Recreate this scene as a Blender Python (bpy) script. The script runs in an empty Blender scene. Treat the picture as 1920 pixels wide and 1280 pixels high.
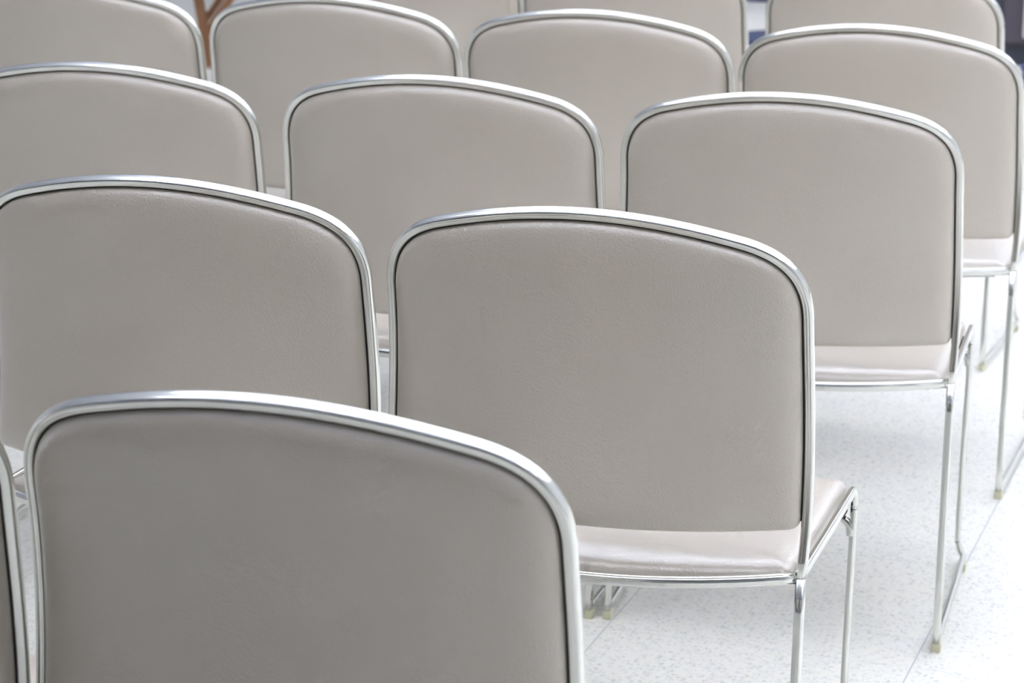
import bpy, bmesh, math, random
from mathutils import Vector, Matrix

random.seed(7)
S = bpy.context.scene
COL = S.collection
R = math.radians

# ---------------------------------------------------------------- camera
CAM_F_PX, CAM_H = 4851.963, 1.360744
cd = bpy.data.cameras.new('camera')
cd.sensor_fit = 'HORIZONTAL'
cd.sensor_width = 36.0
cd.lens = CAM_F_PX / 1920 * 36.0
cd.clip_start, cd.clip_end = 0.05, 60
co = bpy.data.objects.new('camera', cd)
COL.objects.link(co)
co.matrix_world = Matrix((
    (0.945765, -0.09002, 0.31213, 0),
    (0.324696, 0.232183, -0.916877, 0),
    (0.010066, 0.968498, 0.248819, CAM_H),
    (0, 0, 0, 1)))
cd.dof.use_dof = True
cd.dof.focus_distance = 2.86
cd.dof.aperture_fstop = 10.5
cd.dof.aperture_blades = 9
S.camera = co

# ---------------------------------------------------------------- world, exposure
w = bpy.data.worlds.new('world')
S.world = w
w.use_nodes = True
w.node_tree.nodes['Background'].inputs[0].default_value = (0.86, 0.92, 1.0, 1)
w.node_tree.nodes['Background'].inputs[1].default_value = 0.6
S.view_settings.view_transform = 'Standard'
S.view_settings.look = 'None'
S.view_settings.gamma = 1.0
S.view_settings.use_curve_mapping = False
S.view_settings.exposure = 0.17

# ---------------------------------------------------------------- materials
def mat(name, color, rough=0.5, metal=0.0, spec=0.5, emit=None, strength=1.0):
    m = bpy.data.materials.new(name)
    m.use_nodes = True
    b = m.node_tree.nodes['Principled BSDF']
    b.inputs['Base Color'].default_value = (*color, 1)
    b.inputs['Roughness'].default_value = rough
    b.inputs['Metallic'].default_value = metal
    b.inputs['Specular IOR Level'].default_value = spec
    if emit:
        b.inputs['Emission Color'].default_value = (*emit, 1)
        b.inputs['Emission Strength'].default_value = strength
    return m

def nd(m, kind, **kw):
    n = m.node_tree.nodes.new(kind)
    for k, v in kw.items():
        setattr(n, k, v)
    return n

def lk(m, a, b):
    m.node_tree.links.new(a, b)

def vinyl_mat():
    m = mat('taupe_vinyl', (0.40, 0.365, 0.335), 0.30, 0, 1.0)
    b = m.node_tree.nodes['Principled BSDF']
    b.inputs['Coat Weight'].default_value = 0.5
    b.inputs['Coat Roughness'].default_value = 0.28
    tc = nd(m, 'ShaderNodeTexCoord')
    n1 = nd(m, 'ShaderNodeTexNoise'); n1.inputs['Scale'].default_value = 340; n1.inputs['Detail'].default_value = 3
    v1 = nd(m, 'ShaderNodeTexVoronoi'); v1.inputs['Scale'].default_value = 400
    lk(m, tc.outputs['Object'], n1.inputs['Vector']); lk(m, tc.outputs['Object'], v1.inputs['Vector'])
    ad = nd(m, 'ShaderNodeMath', operation='ADD')
    lk(m, n1.outputs['Fac'], ad.inputs[0]); lk(m, v1.outputs['Distance'], ad.inputs[1])
    bp = nd(m, 'ShaderNodeBump'); bp.inputs['Strength'].default_value = 0.45; bp.inputs['Distance'].default_value = 0.0006
    lk(m, ad.outputs[0], bp.inputs['Height']); lk(m, bp.outputs['Normal'], b.inputs['Normal'])
    # faint uneven handling wear, a few centimetres across
    n2 = nd(m, 'ShaderNodeTexNoise'); n2.inputs['Scale'].default_value = 9; n2.inputs['Detail'].default_value = 2
    lk(m, tc.outputs['Object'], n2.inputs['Vector'])
    mx = nd(m, 'ShaderNodeMixRGB'); mx.inputs[1].default_value = VA; mx.inputs[2].default_value = VB
    lk(m, n2.outputs['Fac'], mx.inputs[0]); lk(m, mx.outputs[0], b.inputs['Base Color'])
    return m

VA = (0.482, 0.430, 0.360, 1)
VB = (0.512, 0.460, 0.390, 1)
M_VINYL = vinyl_mat()

def metal_mat():
    m = mat('polished_steel', (0.71, 0.715, 0.675), 0.16, 1.0)
    b = m.node_tree.nodes['Principled BSDF']
    tc = nd(m, 'ShaderNodeTexCoord')
    n = nd(m, 'ShaderNodeTexNoise'); n.inputs['Scale'].default_value = 60; n.inputs['Detail'].default_value = 4
    lk(m, tc.outputs['Object'], n.inputs['Vector'])
    r = nd(m, 'ShaderNodeMapRange')
    r.inputs['To Min'].default_value = 0.10; r.inputs['To Max'].default_value = 0.17
    lk(m, n.outputs['Fac'], r.inputs['Value']); lk(m, r.outputs['Result'], b.inputs['Roughness'])
    return m
M_STEEL = metal_mat()
M_RUBBER = mat('black_rubber', (0.012, 0.012, 0.013), 0.6)
M_SHELL = mat('dark_seat_board', (0.05, 0.042, 0.036), 0.7)
M_GLIDE = mat('yellowed_plastic', (0.62, 0.60, 0.42), 0.4)
M_CLIP = mat('cream_plastic', (0.75, 0.73, 0.66), 0.4)

TILE = 0.4545
def floor_mat():
    m = mat('terrazzo', (0.8, 0.8, 0.77), 0.33, 0, 0.5)
    b = m.node_tree.nodes['Principled BSDF']
    tc = nd(m, 'ShaderNodeTexCoord')
    base = (0.855, 0.83, 0.745, 1)
    # chips of several sizes
    def chips(scale, lo, hi, seed):
        v = nd(m, 'ShaderNodeTexVoronoi'); v.inputs['Scale'].default_value = scale; v.inputs['Randomness'].default_value = 1.0
        mp = nd(m, 'ShaderNodeMapping'); mp.inputs['Location'].default_value = (seed, seed * 2, 0)
        lk(m, tc.outputs['Object'], mp.inputs['Vector']); lk(m, mp.outputs['Vector'], v.inputs['Vector'])
        s = nd(m, 'ShaderNodeSeparateColor'); lk(m, v.outputs['Color'], s.inputs['Color'])
        th = nd(m, 'ShaderNodeMath', operation='GREATER_THAN'); th.inputs[1].default_value = lo
        lk(m, s.outputs[0], th.inputs[0])
        d = nd(m, 'ShaderNodeMath', operation='LESS_THAN'); d.inputs[1].default_value = hi
        lk(m, v.outputs['Distance'], d.inputs[0])
        mu = nd(m, 'ShaderNodeMath', operation='MULTIPLY')
        lk(m, th.outputs[0], mu.inputs[0]); lk(m, d.outputs[0], mu.inputs[1])
        return mu.outputs[0]
    def mixc(f, c1, c2, fac=1.0):
        mx = nd(m, 'ShaderNodeMixRGB')
        if hasattr(c1, 'is_linked'): lk(m, c1, mx.inputs[1])
        else: mx.inputs[1].default_value = c1
        mx.inputs[2].default_value = c2
        mm = nd(m, 'ShaderNodeMath', operation='MULTIPLY'); mm.inputs[1].default_value = fac
        lk(m, f, mm.inputs[0]); lk(m, mm.outputs[0], mx.inputs[0])
        return mx.outputs[0]
    c = mixc(chips(200, 0.55, 0.5, 1.3), base, (0.66, 0.67, 0.64, 1), 0.6)
    c = mixc(chips(135, 0.74, 0.45, 4.1), c, (0.56, 0.57, 0.54, 1), 0.6)
    c = mixc(chips(110, 0.90, 0.36, 7.7), c, (0.46, 0.46, 0.43, 1), 0.6)
    c = mixc(chips(120, 0.72, 0.45, 9.2), c, (0.88, 0.87, 0.84, 1), 0.8)
    # joints between the tiles
    sp = nd(m, 'ShaderNodeSeparateXYZ'); lk(m, tc.outputs['Object'], sp.inputs[0])
    def joint(out, off):
        a = nd(m, 'ShaderNodeMath', operation='SUBTRACT'); a.inputs[1].default_value = off; lk(m, out, a.inputs[0])
        d = nd(m, 'ShaderNodeMath', operation='DIVIDE'); d.inputs[1].default_value = TILE; lk(m, a.outputs[0], d.inputs[0])
        f = nd(m, 'ShaderNodeMath', operation='FRACT'); lk(m, d.outputs[0], f.inputs[0])
        s = nd(m, 'ShaderNodeMath', operation='SUBTRACT'); s.inputs[1].default_value = 0.5; lk(m, f.outputs[0], s.inputs[0])
        ab = nd(m, 'ShaderNodeMath', operation='ABSOLUTE'); lk(m, s.outputs[0], ab.inputs[0])
        g = nd(m, 'ShaderNodeMath', operation='GREATER_THAN'); g.inputs[1].default_value = 0.5 - 0.0011 / TILE
        lk(m, ab.outputs[0], g.inputs[0])
        return g.outputs[0]
    jx, jy = joint(sp.outputs[0], -0.571), joint(sp.outputs[1], 3.455)
    c = mixc(jx, c, (0.40, 0.41, 0.42, 1), 0.85)
    c = mixc(jy, c, (0.55, 0.56, 0.56, 1), 0.45)
    lk(m, c, b.inputs['Base Color'])
    return m
M_FLOOR = floor_mat()
M_WALL = mat('white_paint', (0.80, 0.80, 0.80), 0.6)
M_CEIL = mat('ceiling_paint', (0.77, 0.81, 0.94), 0.7)
M_NAVY = mat('navy_skirting', (0.045, 0.04, 0.085), 0.5)

# ---------------------------------------------------------------- mesh helpers
def mesh_obj(name, verts, faces, material, parent=None, smooth=True):
    me = bpy.data.meshes.new(name)
    me.from_pydata([tuple(v) for v in verts], [], faces)
    me.validate()
    bm = bmesh.new(); bm.from_mesh(me)
    bmesh.ops.recalc_face_normals(bm, faces=bm.faces)
    bm.to_mesh(me); bm.free()
    if smooth:
        me.polygons.foreach_set('use_smooth', [True] * len(me.polygons))
    me.materials.append(material)
    o = bpy.data.objects.new(name, me)
    COL.objects.link(o)
    if parent: o.parent = parent
    return o

def box_data(c, s, bevel=0.0, rot=None):
    bm = bmesh.new()
    bmesh.ops.create_cube(bm, size=1)
    for v in bm.verts:
        v.co = Vector((v.co.x * s[0], v.co.y * s[1], v.co.z * s[2]))
    if bevel:
        bmesh.ops.bevel(bm, geom=list(bm.edges), offset=bevel, segments=3, profile=0.6, affect='EDGES')
    if rot: bmesh.ops.transform(bm, matrix=rot, verts=bm.verts)
    bmesh.ops.translate(bm, vec=Vector(c), verts=bm.verts)
    bm.verts.index_update()
    V = [v.co.copy() for v in bm.verts]; F = [[v.index for v in f.verts] for f in bm.faces]
    bm.free()
    return V, F

def merge(*parts):
    V, F = [], []
    for v, f in parts:
        n = len(V); V += v; F += [[i + n for i in q] for q in f]
    return V, F

def box(name, c, s, material, parent=None, bevel=0.0, rot=None):
    V, F = box_data(c, s, bevel, rot)
    return mesh_obj(name, V, F, material, parent, smooth=False)

def superell(a, b, n, grooves, N=72):
    """section: list of (outward, forward); shallow flutes run along the tube"""
    out = []
    for i in range(N):
        t = 2 * math.pi * i / N
        c, s = math.cos(t), math.sin(t)
        x = a * math.copysign(abs(c) ** (2 / n), c)
        y = b * math.copysign(abs(s) ** (2 / n), s)
        d = 0
        if abs(s) > 0.35:
            for g in grooves:
                d += 0.0007 * math.exp(-((x - g) / 0.00055) ** 2)
        y -= math.copysign(d, y)
        out.append((x, y))
    return out

def sweep(path, section, mref, cen=None, cap=True):
    """sweep a closed section along a path; mref(i) is the forward reference of the section"""
    n = len(path); K = len(section); V = []
    for i, p in enumerate(path):
        t = (path[min(i + 1, n - 1)] - path[max(i - 1, 0)]).normalized()
        m = mref(i); m = (m - m.dot(t) * t).normalized()
        nn = t.cross(m)
        if cen is not None and (p - cen(i)).dot(nn) < 0: nn = -nn
        for a, b in section:
            V.append(p + a * nn + b * m)
    F = []
    for i in range(n - 1):
        for k in range(K):
            k2 = (k + 1) % K
            F.append([i * K + k, i * K + k2, (i + 1) * K + k2, (i + 1) * K + k])
    if cap:
        F.append(list(range(K))); F.append([(n - 1) * K + k for k in range(K)])
    return V, F

def catmull(P, sub=8):
    out = []
    for i in range(len(P) - 1):
        p0, p1, p2, p3 = P[max(i - 1, 0)], P[i], P[i + 1], P[min(i + 2, len(P) - 1)]
        for k in range(sub):
            t = k / sub
            a = (p2 - p0) * 0.5 if i > 0 else (p2 - p1)
            b = (p3 - p1) * 0.5 if i < len(P) - 2 else (p2 - p1)
            h00, h10, h01, h11 = 2*t**3-3*t**2+1, t**3-2*t**2+t, -2*t**3+3*t**2, t**3-t**2
            out.append(h00 * p1 + h10 * a + h01 * p2 + h11 * b)
    out.append(P[-1])
    return out

# ---------------------------------------------------------------- the chair
WS, WJ, WF = 0.24172, 0.24220, 0.24350          # half widths: shoulder, seat joint, foot
ZJ, ZT = 0.39437, 0.80                           # joint height, top of the arch
LEAN, LEAN2, YF = -0.22369, 0.72773, -0.03018
BOW, BOWC = 0.02478, 0.07482
KA, K4, RR, RA, HH = 0.84937, -1.19360, 0.06805, 1.0350, 0.7040
WB, WC = -0.000548, -0.0025947
SA, SB = 0.0057, 0.0080

def wside(z):
    if z > ZJ:
        s = (z - ZJ) / (ZT - ZJ)
        return WJ + (WS - WJ) * s + WB * 4 * s * (1 - s) + WC * 10 * s * (1 - s) * (2 * s - 1)
    return WF + (WJ - WF) * z / ZJ

def yback(x, z):
    s = z - ZJ
    if s <= 0: return YF * (-s / ZJ)
    q = s / (ZT - ZJ)
    b = BOW + (BOWC - BOW) * max(0.0, 1 - q) ** 1.0
    if q > 0.92: b = BOW + (BOWC - BOW) * 0.08 * (1 - q) / 0.08
    return -LEAN * s - LEAN2 * s * s - b * (1 - min(1, abs(x) / WS) ** 2)

def arch(x): return ZT - KA * x * x - K4 * x ** 4

def half_outline(nb=34):
    zi = arch(WS)
    for _ in range(6):
        xi = wside(zi); zi = arch(xi)
    z0 = zi - RR; x0 = wside(z0); ra = RR * RA; x3 = xi - ra; z3 = arch(x3)
    s3 = -2 * KA * x3 - 4 * K4 * x3 ** 3
    A, D = Vector((x0, z0)), Vector((x3, z3))
    B = A + (Vector((xi, zi)) - A) * HH
    Cc = D + Vector((1, s3)) * (xi - x3) * HH
    pts = []
    nu = 16
    for i in range(nu):
        z = ZJ + (z0 - ZJ) * i / nu; pts.append(Vector((wside(z), z)))
    for i in range(nb):
        t = i / (nb - 1)
        pts.append((1-t)**3*A + 3*(1-t)**2*t*B + 3*(1-t)*t*t*Cc + t**3*D)
    for i in range(1, 22):
        x = x3 * (1 - i / 21); pts.append(Vector((x, arch(x))))
    return pts

HALF = half_outline()
OUT2 = HALF + [Vector((-p.x, p.y)) for p in HALF[-2::-1]]
PATH = [Vector((p.x, yback(p.x, p.y), p.y)) for p in OUT2]

def slope_m(z):
    s = max(z - ZJ, 0)
    return Vector((0, 1, (LEAN + 2 * LEAN2 * s) if s > 0 else 0))

SEC = superell(SA, SB, 2.8, (0.0018, 0.0003, -0.0018))
SEC_R = superell(0.0068, 0.0046, 2.6, (0.0024, -0.0012), 60)
SEC_S = superell(0.0050, 0.0050, 2.2, (), 24)

def cushion(outline, top, bottom, inner, mp, n_in=6):
    """outline: 2D points; top/bottom: [(inset, height)...] from the rim; inner(p)->core point; mp(p2, h)->3D"""
    N = len(outline); V = []; F = []
    core = [inner(p) for p in outline]
    cc = sum(core, Vector((0, 0))) / N
    def ring(d):
        r = []
        for p, c in zip(outline, core):
            L = (c - p).length
            r.append(p.lerp(c, min(1, d / L)))
        return r
    def face_side(prof, last_h):
        ids = []
        for d, h in prof:
            r = ring(d); ids.append(len(V)); V.extend(mp(p, h) for p in r)
        r0 = ring(prof[-1][0])
        n_all = n_in + 4
        for k in range(1, n_all):
            t = k / n_all
            h = prof[-1][1] + (last_h - prof[-1][1]) * (1 - (1 - t) ** 2)
            ids.append(len(V)); V.extend(mp(p.lerp(cc, t), h) for p in r0)
        for a, b in zip(ids[:-1], ids[1:]):
            for i in range(N):
                j = (i + 1) % N
                F.append([a + i, a + j, b + j, b + i])
        ctr = len(V); V.append(mp(cc, last_h))
        a = ids[-1]
        for i in range(N): F.append([a + i, a + (i + 1) % N, ctr])
        return ids[0]
    a = face_side(*top); b = face_side(*bottom)
    for i in range(N):
        j = (i + 1) % N
        F.append([a + i, b + i, b + j, a + j])
    return V, F

def round_corner(P, idx, r, n=6):
    """replace corner vertex idx of the 2D polygon by an arc-like blend"""
    p = P[idx]; a = P[idx - 1]; b = P[(idx + 1) % len(P)]
    A = p + (a - p).normalized() * r; B = p + (b - p).normalized() * r
    return [(1-t)**2*A + 2*(1-t)*t*p + t*t*B for t in [i / n for i in range(n + 1)]]

def inset_outline(d, z_bottom, r_bottom):
    """outline of the back pad: frame centreline moved inward by d, closed low by a straight edge"""
    n = len(OUT2); pts = []
    for i in range(n):
        t = (OUT2[min(i + 1, n - 1)] - OUT2[max(i - 1, 0)]).normalized()
        nn = Vector((-t.y, t.x))
        q = OUT2[i] + nn * d
        if q.y > z_bottom + r_bottom: pts.append(q)
    xr = pts[0].x + 0.0004
    cr = Vector((xr, z_bottom)); cl = Vector((-xr, z_bottom))
    arc_l = [(1-t)**2*Vector((-xr, z_bottom + r_bottom)) + 2*(1-t)*t*cl + t*t*Vector((-xr + r_bottom, z_bottom)) for t in [i / 6 for i in range(7)]]
    arc_r = [Vector((-p.x, p.y)) for p in arc_l[::-1]]
    bot = [Vector((-xr + r_bottom + (2 * xr - 2 * r_bottom) * i / 26, z_bottom)) for i in range(1, 26)]
    return pts + arc_l + bot + arc_r

PAD_Z0 = 0.449
def pad_map(p, h):
    # h > 0 towards the rear of the chair
    m = slope_m(p.y).normalized()
    return Vector((p.x, yback(p.x, p.y), p.y)) - m * h

def core_back(p):
    return Vector((max(-0.15, min(0.15, p.x)), max(0.56, min(0.66, p.y))))

def make_chair():
    root = bpy.data.objects.new('stacking_chair', None)
    root.empty_display_size = 0.1
    COL.objects.link(root)
    # steel arch of the back, seat joint to seat joint
    cen = Vector((0, 0, 0.58))
    V, F = sweep(PATH, SEC, lambda i: slope_m(PATH[i].z),
                 lambda i: Vector((0, PATH[i].y, min(PATH[i].z, 0.62))))
    mesh_obj('back_frame', V, F, M_STEEL, root)
    # rear legs
    for sx in (1, -1):
        pth = []
        for i in range(10):
            z = 0.014 + (ZJ - 0.014) * i / 9
            pth.append(Vector((sx * wside(z), yback(0, z) if z <= ZJ else 0, z)))
        V, F = sweep(pth, SEC, lambda i: Vector((0, 1, 0)), lambda i: Vector((0, pth[i].y, pth[i].z)))
        mesh_obj('leg', V, F, M_STEEL, root)
    # crossbar behind the seat
    cp = []
    for i in range(29):
        x = -1 + 2 * i / 28
        cp.append(Vector((x * (WJ - 0.004), -BOWC * (1 - x * x), ZJ)))
    V, F = sweep(cp, [(b * 0.86, a * 1.1) for a, b in superell(0.0062, 0.0076, 2.6, (), 48)] if False else
                 superell(0.0066, 0.0072, 2.6, (), 48), lambda i: Vector((0, 1, 0)), lambda i: cp[i] - Vector((0, 0, 1)))
    # flutes along the rear of the crossbar
    K = 48
    for i in range(len(cp)):
        for k in range(K):
            v = V[i * K + k]; dz = v.z - ZJ
            for g in (0.0032, -0.0012):
                v.y += 0.0007 * math.exp(-((dz - g) / 0.0006) ** 2) * (1 if v.y < cp[i].y else -1)
    mesh_obj('crossbar', V, F, M_STEEL, root)
    # side frames: seat rail, front leg, floor runner
    for sx in (1, -1):
        P = [(0.2406, 0.006, 0.3935), (0.2410, 0.12, 0.3932), (0.2412, 0.24, 0.3928), (0.2413, 0.325, 0.3926),
             (0.2413, 0.343, 0.3905), (0.2413, 0.3545, 0.382), (0.2413, 0.3585, 0.368), (0.2408, 0.358, 0.33),
             (0.2400, 0.357, 0.26), (0.2388, 0.3555, 0.16), (0.2378, 0.354, 0.07),
             (0.2383, 0.3555, 0.043), (0.2415, 0.3615, 0.026), (0.2450, 0.3650, 0.0175), (0.2472, 0.3590, 0.0150), (0.2475, 0.335, 0.0148),
             (0.2470, 0.22, 0.0148), (0.2455, 0.10, 0.0148), (0.2437, -0.030, 0.0148)]
        ctrl = [Vector((sx * a, b, c)) for a, b, c in P]
        sub = 7
        cv = catmull(ctrl, sub)
        def ref(i):
            p = cv[i]
            return Vector((-sx, 0.0, 0.0))
        # one continuous sweep cut into rail, front leg and runner so that the pieces meet
        cut1, cut2 = 6 * sub, 11 * sub
        for nm, i0, i1 in (('seat_rail', 0, cut1), ('leg', cut1, cut2), ('floor_runner', cut2, len(cv) - 1)):
            seg = cv[i0:i1 + 1]
            n = len(cv)
            secV = []
            tmpV, _ = sweep(cv, SEC_R, ref)
            K = len(SEC_R)
            secV = tmpV[i0 * K:(i1 + 1) * K]
            m = len(seg); Fq = []
            for i in range(m - 1):
                for k in range(K):
                    k2 = (k + 1) % K
                    Fq.append([i * K + k, i * K + k2, (i + 1) * K + k2, (i + 1) * K + k])
            Fq.append(list(range(K))); Fq.append([(m - 1) * K + k for k in range(K)])
            mesh_obj(nm, secV, Fq, M_STEEL, root)
        # plastic glides under the runner
        for (gx, gy, gl) in ((0.2436, -0.026, 0.020), (0.2474, 0.335, 0.018)):
            V, F = box_data((sx * gx, gy, 0.0068), (0.0135, gl, 0.0136), 0.0022)
            mesh_obj('foot_glide', V, F, M_GLIDE, root, smooth=False)
    # front cross tube below the seat, with filleted ends, and its stacking clips
    fp = [Vector((x, 0.3545, z)) for x, z in ((-0.2385, 0.330), (-0.236, 0.3435), (-0.228, 0.3515), (-0.215, 0.353), (-0.1, 0.353), (0.1, 0.353), (0.215, 0.353), (0.228, 0.3515), (0.236, 0.3435), (0.2385, 0.330))]
    fp = catmull(fp, 4)
    V, F = sweep(fp, SEC_S, lambda i: Vector((0, 1, 0)))
    mesh_obj('front_crossbar', V, F, M_STEEL, root)
    for sx in (1, -1):
        V, F = box_data((sx * 0.221, 0.346, 0.3665), (0.024, 0.030, 0.017), 0.003)
        bp = mesh_obj('stacking_bumper', V, F, M_RUBBER, root, smooth=False)
        hk = [Vector((sx * 0.236, 0.338, 0.374)), Vector((sx * 0.2335, 0.336, 0.369)), Vector((sx * 0.228, 0.334, 0.3665)), Vector((sx * 0.218, 0.333, 0.3665))]
        V, F = sweep(catmull(hk, 4), superell(0.0018, 0.0018, 2, (), 12), lambda i: Vector((0, 1, 0)))
        mesh_obj('clip', V, F, M_CLIP, bp)
    # black rubber edging between frame and pad
    gi = inset_outline(SA - 0.0014, PAD_Z0 + 0.006, 0.010)
    prof = ([(0.0, 0.0), (0.0005, 0.0034), (0.004, 0.0036)], 0.0)
    prof2 = ([(0.0, -0.003), (0.0005, -0.0045), (0.007, -0.0048)], -0.0048)
    V, F = cushion(gi, prof, prof2, core_back, pad_map, 3)
    mesh_obj('rubber_edging', V, F, M_RUBBER, root)
    # upholstered back pad
    oi = inset_outline(SA + 0.0008, PAD_Z0, 0.013)
    rear = ([(0.0, 0.002), (0.0002, 0.0050), (0.0014, 0.0085), (0.0038, 0.0118), (0.0072, 0.0145), (0.0118, 0.0168), (0.0175, 0.0186), (0.0245, 0.0198), (0.033, 0.0205)], 0.0213)
    front = ([(0.0, -0.002), (0.0006, -0.008), (0.0025, -0.0125), (0.006, -0.0165), (0.012, -0.0195), (0.022, -0.0215)], -0.0235)
    V, F = cushion(oi, rear, front, core_back, pad_map, 6)
    mesh_obj('backrest', V, F, M_VINYL, root)
    # seat pad
    xs = WJ - 0.0105
    def yr(x): return -BOWC * (1 - min(1, abs(x) / WJ) ** 2) + 0.0085
    def yf_(x): return 0.366 + 0.012 * (1 - (abs(x) / xs) ** 2)
    pts = []
    rc = 0.016
    for i in range(31):
        x = (xs - rc) * (1 - 2 * i / 30); pts.append(Vector((x, yr(x))))
    c0 = Vector((-xs, yr(-xs + rc) + 0.0)); e = Vector((-xs, c0.y + rc)); s0 = pts[-1]
    pts += [(1-t)**2*s0 + 2*(1-t)*t*c0 + t*t*e for t in [i / 6 for i in range(1, 7)]]
    yfc = yf_(xs - 0.02)
    for i in range(1, 20): pts.append(Vector((-xs, e.y + (yfc - 0.02 - e.y) * i / 20)))
    A = Vector((-xs, yfc - 0.02)); Cn = Vector((-xs, yfc)); B = Vector((-xs + 0.02, yfc))
    pts += [(1-t)**2*A + 2*(1-t)*t*Cn + t*t*B for t in [i / 6 for i in range(0, 7)]]
    for i in range(1, 26):
        x = -xs + 0.02 + (2 * xs - 0.04) * i / 26; pts.append(Vector((x, yf_(x))))
    left = [Vector((-p.x, p.y)) for p in pts[31 + 0:31 + 6 + 19 + 7]][::-1]
    pts += left
    def seat_core(p): return Vector((max(-0.19, min(0.19, p.x)), max(0.03, min(0.30, p.y))))
    def seat_map(p, h):
        dip = 0.0
        if h > 0.01:
            u = 1 - (p.x / 0.24) ** 2
            v = max(0.0, min(1.0, (p.y + 0.02) / 0.36))
            dip = 0.008 * max(0, u) * math.sin(v * math.pi)
            dip -= 0.006 * max(0.0, min(1.0, (0.05 - p.y) / 0.05)) * max(0.0, u) * min(1.0, h / 0.02)
            dip += 0.008 * max(0.0, (p.y - 0.28) / 0.1) ** 2
        return Vector((p.x, p.y, 0.386 + h - dip))
    top = ([(0.0, 0.003), (0.0004, 0.0085), (0.002, 0.0125), (0.005, 0.0158), (0.010, 0.0185), (0.017, 0.0205), (0.026, 0.0218)], 0.0235)
    bot = ([(0.0, 0.001), (0.0006, -0.0005), (0.004, -0.001), (0.01, -0.001)], -0.001)
    V, F = cushion(pts, top, bot, seat_core, seat_map, 6)
    mesh_obj('seat', V, F, M_VINYL, root)
    top = ([(0.024, -0.0012), (0.030, -0.0012)], -0.0012)
    bot = ([(0.024, -0.0070), (0.030, -0.0075)], -0.0075)
    V, F = cushion(pts, top, bot, seat_core, seat_map, 2)
    mesh_obj('seat_board', V, F, M_SHELL, root)
    root['category'] = 'chair'
    return root

def dup(o):
    n = o.copy(); COL.objects.link(n)
    for ch in list(o.children):
        c = ch.copy(); COL.objects.link(c); c.parent = n
        for g in ch.children:
            d = g.copy(); COL.objects.link(d); d.parent = c
    return n

CHAIRS = [
    # x, y, degrees, label, group
    (-0.8122, 2.6711, 1.8, 'grey-beige chair in sharpest focus, its seat and front leg visible below the back', 'chairs in the second row'),
    (-1.3245, 2.6639, 1.9, 'grey-beige chair cut by the left edge, directly left of the sharply focused chair', 'chairs in the second row'),
    (-0.8243, 1.8632, 0.7, 'nearest and largest chair back, darkest taupe, cut by the bottom edge in front', 'chairs in the nearest row'),
    (-1.3060, 1.7700, 18.0, 'sliver of a chair at the lower left corner, beside the nearest chair', 'chairs in the nearest row'),
    (-0.7941, 3.5433, 4.3, 'chair behind the sharp one, rear right leg standing on the floor joint', 'chairs in the third row'),
    (-1.3063, 3.5036, 3.2, 'middle chair of the third row, its back rising between the two second row chairs', 'chairs in the third row'),
    (-1.8160, 3.4310, 6.5, 'leftmost chair of the third row, its top rail crossing the left edge of the picture', 'chairs in the third row'),
    (-0.8185, 4.3189, 0.6, 'rightmost chair of the fourth row, touching the right edge of the picture', 'chairs in the fourth row'),
    (-1.3165, 4.3160, 2.2, 'fourth row chair in the centre, directly left of the rightmost chair of that row', 'chairs in the fourth row'),
    (-1.8175, 4.3210, 1.0, 'fourth row chair immediately right of the brown wooden legs', 'chairs in the fourth row'),
    (-2.3180, 4.2950, 3.7, 'fourth row chair immediately left of the brown wooden legs, at the top left corner', 'chairs in the fourth row'),
    (-0.9790, 5.1750, -1.9, 'farthest row chair at the right, in front of the dark cabinet', 'chairs in the farthest row'),
    (-1.5226, 5.2408, 3.0, 'farthest row chair in the middle, left of the bright gap of floor', 'chairs in the farthest row'),
    (-2.0380, 5.3105, 2.8, 'farthest row chair at the left, only its pad showing at the top edge', 'chairs in the farthest row'),
]
proto = make_chair()
for i, (x, y, a, lab, grp) in enumerate(CHAIRS):
    c = proto if i == 0 else dup(proto)
    c.location = (x, y, 0)
    c.rotation_euler = (0, 0, R(a))
    c['label'] = lab; c['group'] = grp; c['category'] = 'chair'

# ---------------------------------------------------------------- the room
def struct(o):
    o['kind'] = 'structure'; return o
LAMP_Z, LAMP_DOWN, LAMP_UP = 2.50, 5.5, 30.0
X0, X1, Y0, Y1, H = -7.0, 4.2, -3.0, 12.0, 3.15
WB_Y = 11.03
struct(box('floor', ((X0 + X1) / 2, (Y0 + WB_Y) / 2, -0.05), (X1 - X0, WB_Y - Y0, 0.1), M_FLOOR))
struct(box('ceiling', ((X0 + X1) / 2, (Y0 + WB_Y) / 2, H + 0.05), (X1 - X0 + .2, WB_Y - Y0 + .2, 0.1), M_CEIL))
struct(box('wall_back', ((X0 + X1) / 2, WB_Y + 0.05, H / 2), (X1 - X0, 0.1, H), M_WALL))
struct(box('wall_left', (X0 - 0.05, (Y0 + WB_Y) / 2, H / 2), (0.1, WB_Y - Y0 + .2, H), M_WALL))
struct(box('wall_right', (X1 + 0.05, (Y0 + WB_Y) / 2, H / 2), (0.1, WB_Y - Y0 + .2, H), M_WALL))
struct(box('wall_front', ((X0 + X1) / 2, Y0 - 0.05, H / 2), (X1 - X0, 0.1, H), mat('darkened_front_wall', (0.24, 0.23, 0.24), 0.8)))  # unseen wall, its colour kept dark to dim the nearest chair backs
struct(box('baseboard_back', ((X0 + X1) / 2, WB_Y - 0.009, 0.05), (X1 - X0, 0.018, 0.10), M_NAVY))

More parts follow.
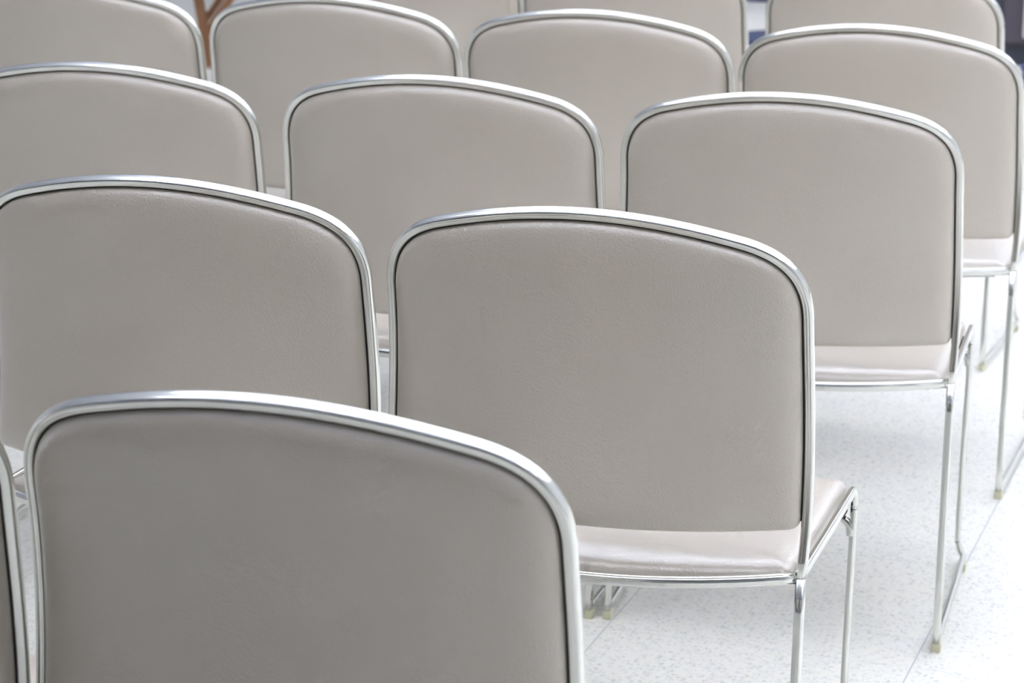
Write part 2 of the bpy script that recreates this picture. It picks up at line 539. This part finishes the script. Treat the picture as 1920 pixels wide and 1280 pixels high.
# lights out of view, hung low; upper panels added to brighten the ceiling
M_LFRAME = mat('white_metal', (0.8, 0.8, 0.8), 0.4)
M_LAMP = mat('lamp_diffuser', (0.9, 0.9, 0.9), 0.5, emit=(1.0, 0.99, 0.975), strength=LAMP_DOWN)
M_LAMPU = mat('added_uplight_glow', (0.9, 0.9, 0.9), 0.5, emit=(0.95, 0.97, 1.0), strength=LAMP_UP)
def lamp(x, y, first=[None]):
    if first[0] is None:
        r = bpy.data.objects.new('pendant_light', None); COL.objects.link(r)
        L, Wd, t = 0.62, 0.30, 0.02
        fr = merge(box_data((0, Wd / 2, 0.03), (L, t, 0.06)), box_data((0, -Wd / 2, 0.03), (L, t, 0.06)),
                   box_data((L / 2, 0, 0.03), (t, Wd + t, 0.06)), box_data((-L / 2, 0, 0.03), (t, Wd + t, 0.06)))
        mesh_obj('lamp_frame', *fr, M_LFRAME, r, smooth=False)
        box('diffuser', (0, 0, 0.012), (L - t, Wd - t, 0.006), M_LAMP, r)
        box('added_uplight', (0, 0, 0.048), (L - t, Wd - t, 0.006), M_LAMPU, r)
        for sx in (-1, 1):
            V, F = box_data((sx * (L / 2), 0, 0.06 + (H - LAMP_Z - 0.06) / 2), (0.006, 0.006, H - LAMP_Z - 0.06))
            mesh_obj('hanging_rod', V, F, M_LFRAME, r, smooth=False)
        first[0] = r
    else:
        r = dup(first[0])
    r.location = (x, y, LAMP_Z)
    r['category'] = 'light'
    r['group'] = 'pendant lights'
    r['label'] = 'white rectangular pendant light out of view, with glowing diffuser and added uplight, above the chair rows'
for ix in range(5):
    for yy in (1.8, 3.4, 5.0, 6.6, 8.2, 9.8):
        lamp(-2.2 + 1.15 * ix, yy)

# ---------------------------------------------------------------- things beyond the last row
M_WOOD = mat('brown_wood', (0.34, 0.135, 0.045), 0.45)
def wood_grain(m):
    b = m.node_tree.nodes['Principled BSDF']
    tc = nd(m, 'ShaderNodeTexCoord'); mp = nd(m, 'ShaderNodeMapping'); mp.inputs['Scale'].default_value = (60, 60, 6)
    n = nd(m, 'ShaderNodeTexNoise'); n.inputs['Scale'].default_value = 1.0; n.inputs['Detail'].default_value = 4
    lk(m, tc.outputs['Object'], mp.inputs['Vector']); lk(m, mp.outputs['Vector'], n.inputs['Vector'])
    mx = nd(m, 'ShaderNodeMixRGB'); mx.inputs[1].default_value = (0.13, 0.052, 0.015, 1); mx.inputs[2].default_value = (0.20, 0.085, 0.028, 1)
    lk(m, n.outputs['Fac'], mx.inputs[0]); lk(m, mx.outputs[0], b.inputs['Base Color'])
wood_grain(M_WOOD)

def bar(p, q, w_, t_):
    """square-edged bar from p to q; w_ is its width across, t_ its depth"""
    p, q = Vector(p), Vector(q)
    d = (q - p); L = d.length
    zz = d.normalized(); yy = Vector((0, 1, 0)); xx = yy.cross(zz).normalized(); yy = zz.cross(xx)
    M = Matrix((xx, yy, zz)).transposed().to_4x4()
    return box_data((p + q) / 2, (w_, t_, L), 0.003, M)

wc = bpy.data.objects.new('folding_chair', None); COL.objects.link(wc)
wc.location = (-3.986, 8.329, 0); wc.rotation_euler = (0, 0, R(25.6))
for dy in (0.0, 0.40):
    V, F = bar((0, dy, 0.0), (-0.125, dy, 0.86), 0.029, 0.022); mesh_obj('back_leg', V, F, M_WOOD, wc, smooth=False)
    V, F = bar((-0.09, dy + 0.024, 0.0), (0.222, dy + 0.024, 0.445), 0.027, 0.02); mesh_obj('front_leg', V, F, M_WOOD, wc, smooth=False)
V, F = merge(*[box_data((-0.035 + 0.052 * k, 0.212, 0.462), (0.046, 0.44, 0.016), 0.003) for k in range(6)])
mesh_obj('seat', V, F, M_WOOD, wc, smooth=False)
V, F = merge(box_data((-0.112, 0.20, 0.80), (0.016, 0.40, 0.07), 0.004), box_data((-0.098, 0.20, 0.68), (0.016, 0.40, 0.05), 0.004))
mesh_obj('back_slats', V, F, M_WOOD, wc, smooth=False)
wc['label'] = 'brown wooden folding chair with crossed legs, beyond the chair rows at the upper left'
wc['category'] = 'chair'

M_DARK = mat('charcoal_laminate', (0.022, 0.022, 0.030), 0.45)
M_DOOR = mat('plum_grey_laminate', (0.060, 0.050, 0.068), 0.45)
M_SLATE = mat('slate_plinth', (0.030, 0.036, 0.055), 0.5)
M_PAPER = mat('off_white_sheet', (0.66, 0.60, 0.60), 0.6)
cb = bpy.data.objects.new('cabinet', None); COL.objects.link(cb)
cb.location = (-1.372, 9.50, 0)
box('body', (0.35, 0.25, 0.49), (0.70, 0.48, 0.84), M_DARK, cb, 0.004)
box('plinth', (0.355, 0.26, 0.035), (0.69, 0.46, 0.07), M_SLATE, cb)
for k in (0, 1):
    d_ = box('door', (0.008 + 0.010 + 0.342 * k + 0.1655, 0.004, 0.49), (0.331, 0.018, 0.81), M_DOOR, cb, 0.003)
    box('handle', (0.008 + 0.010 + (0.305 if k == 0 else 0.372), -0.014, 0.62), (0.012, 0.018, 0.12), M_STEEL, d_, 0.003)
cb['label'] = 'dark charcoal cabinet standing behind the farthest row at the upper right corner'
cb['category'] = 'cabinet'
nt = box('notice_board', (-1.34 + 0.063 + 0.15, 9.462, 0.42), (0.30, 0.012, 0.62), M_PAPER, None, 0.005)
nt['label'] = 'off-white panel leaning upright against the dark cabinet at the top right corner'
nt['category'] = 'panel'

M_BLUE = mat('royal_blue_plastic', (0.018, 0.045, 0.30), 0.4)
def tray(name, x, y, rz, sx, sy, h, m, label, cat):
    wll = 0.006
    V, F = merge(box_data((0, 0, 0.004), (sx, sy, 0.008)), box_data((0, -sy / 2 + wll / 2, h / 2), (sx, wll, h)), box_data((0, sy / 2 - wll / 2, h / 2), (sx, wll, h)),
                 box_data((-sx / 2 + wll / 2, 0, h / 2), (wll, sy, h)), box_data((sx / 2 - wll / 2, 0, h / 2), (wll, sy, h)))
    o = bpy.data.objects.new(name, None); COL.objects.link(o)
    mesh_obj('body', V, F, m, o, smooth=False)
    V, F = merge(box_data((0, -sy / 2, h), (sx + 0.014, 0.014, 0.010), 0.002), box_data((0, sy / 2, h), (sx + 0.014, 0.014, 0.010), 0.002),
                 box_data((-sx / 2, 0, h), (0.014, sy + 0.014, 0.010), 0.002), box_data((sx / 2, 0, h), (0.014, sy + 0.014, 0.010), 0.002))
    mesh_obj('rim', V, F, m, o, smooth=False)
    o.location = (x, y, 0); o.rotation_euler = (0, 0, R(rz))
    o['label'] = label; o['category'] = cat
    return o
tray('plastic_crate', -1.005, 9.13, 0, 0.40, 0.30, 0.07, M_BLUE, 'royal blue plastic crate on the floor in front of the dark cabinet', 'crate')
M_NAVYF = mat('navy_fabric', (0.018, 0.030, 0.080), 0.8)
V, F = box_data((0, 0, 0.020), (0.30, 0.30, 0.040), 0.014)
cu = mesh_obj('floor_cushion', V, F, M_NAVYF)
cu.location = (-2.285, 9.66, 0); cu.rotation_euler = (0, 0, R(50))
cu['label'] = 'navy blue cushion on the floor, seen through the gap between two farthest row chairs'
cu['category'] = 'cushion'
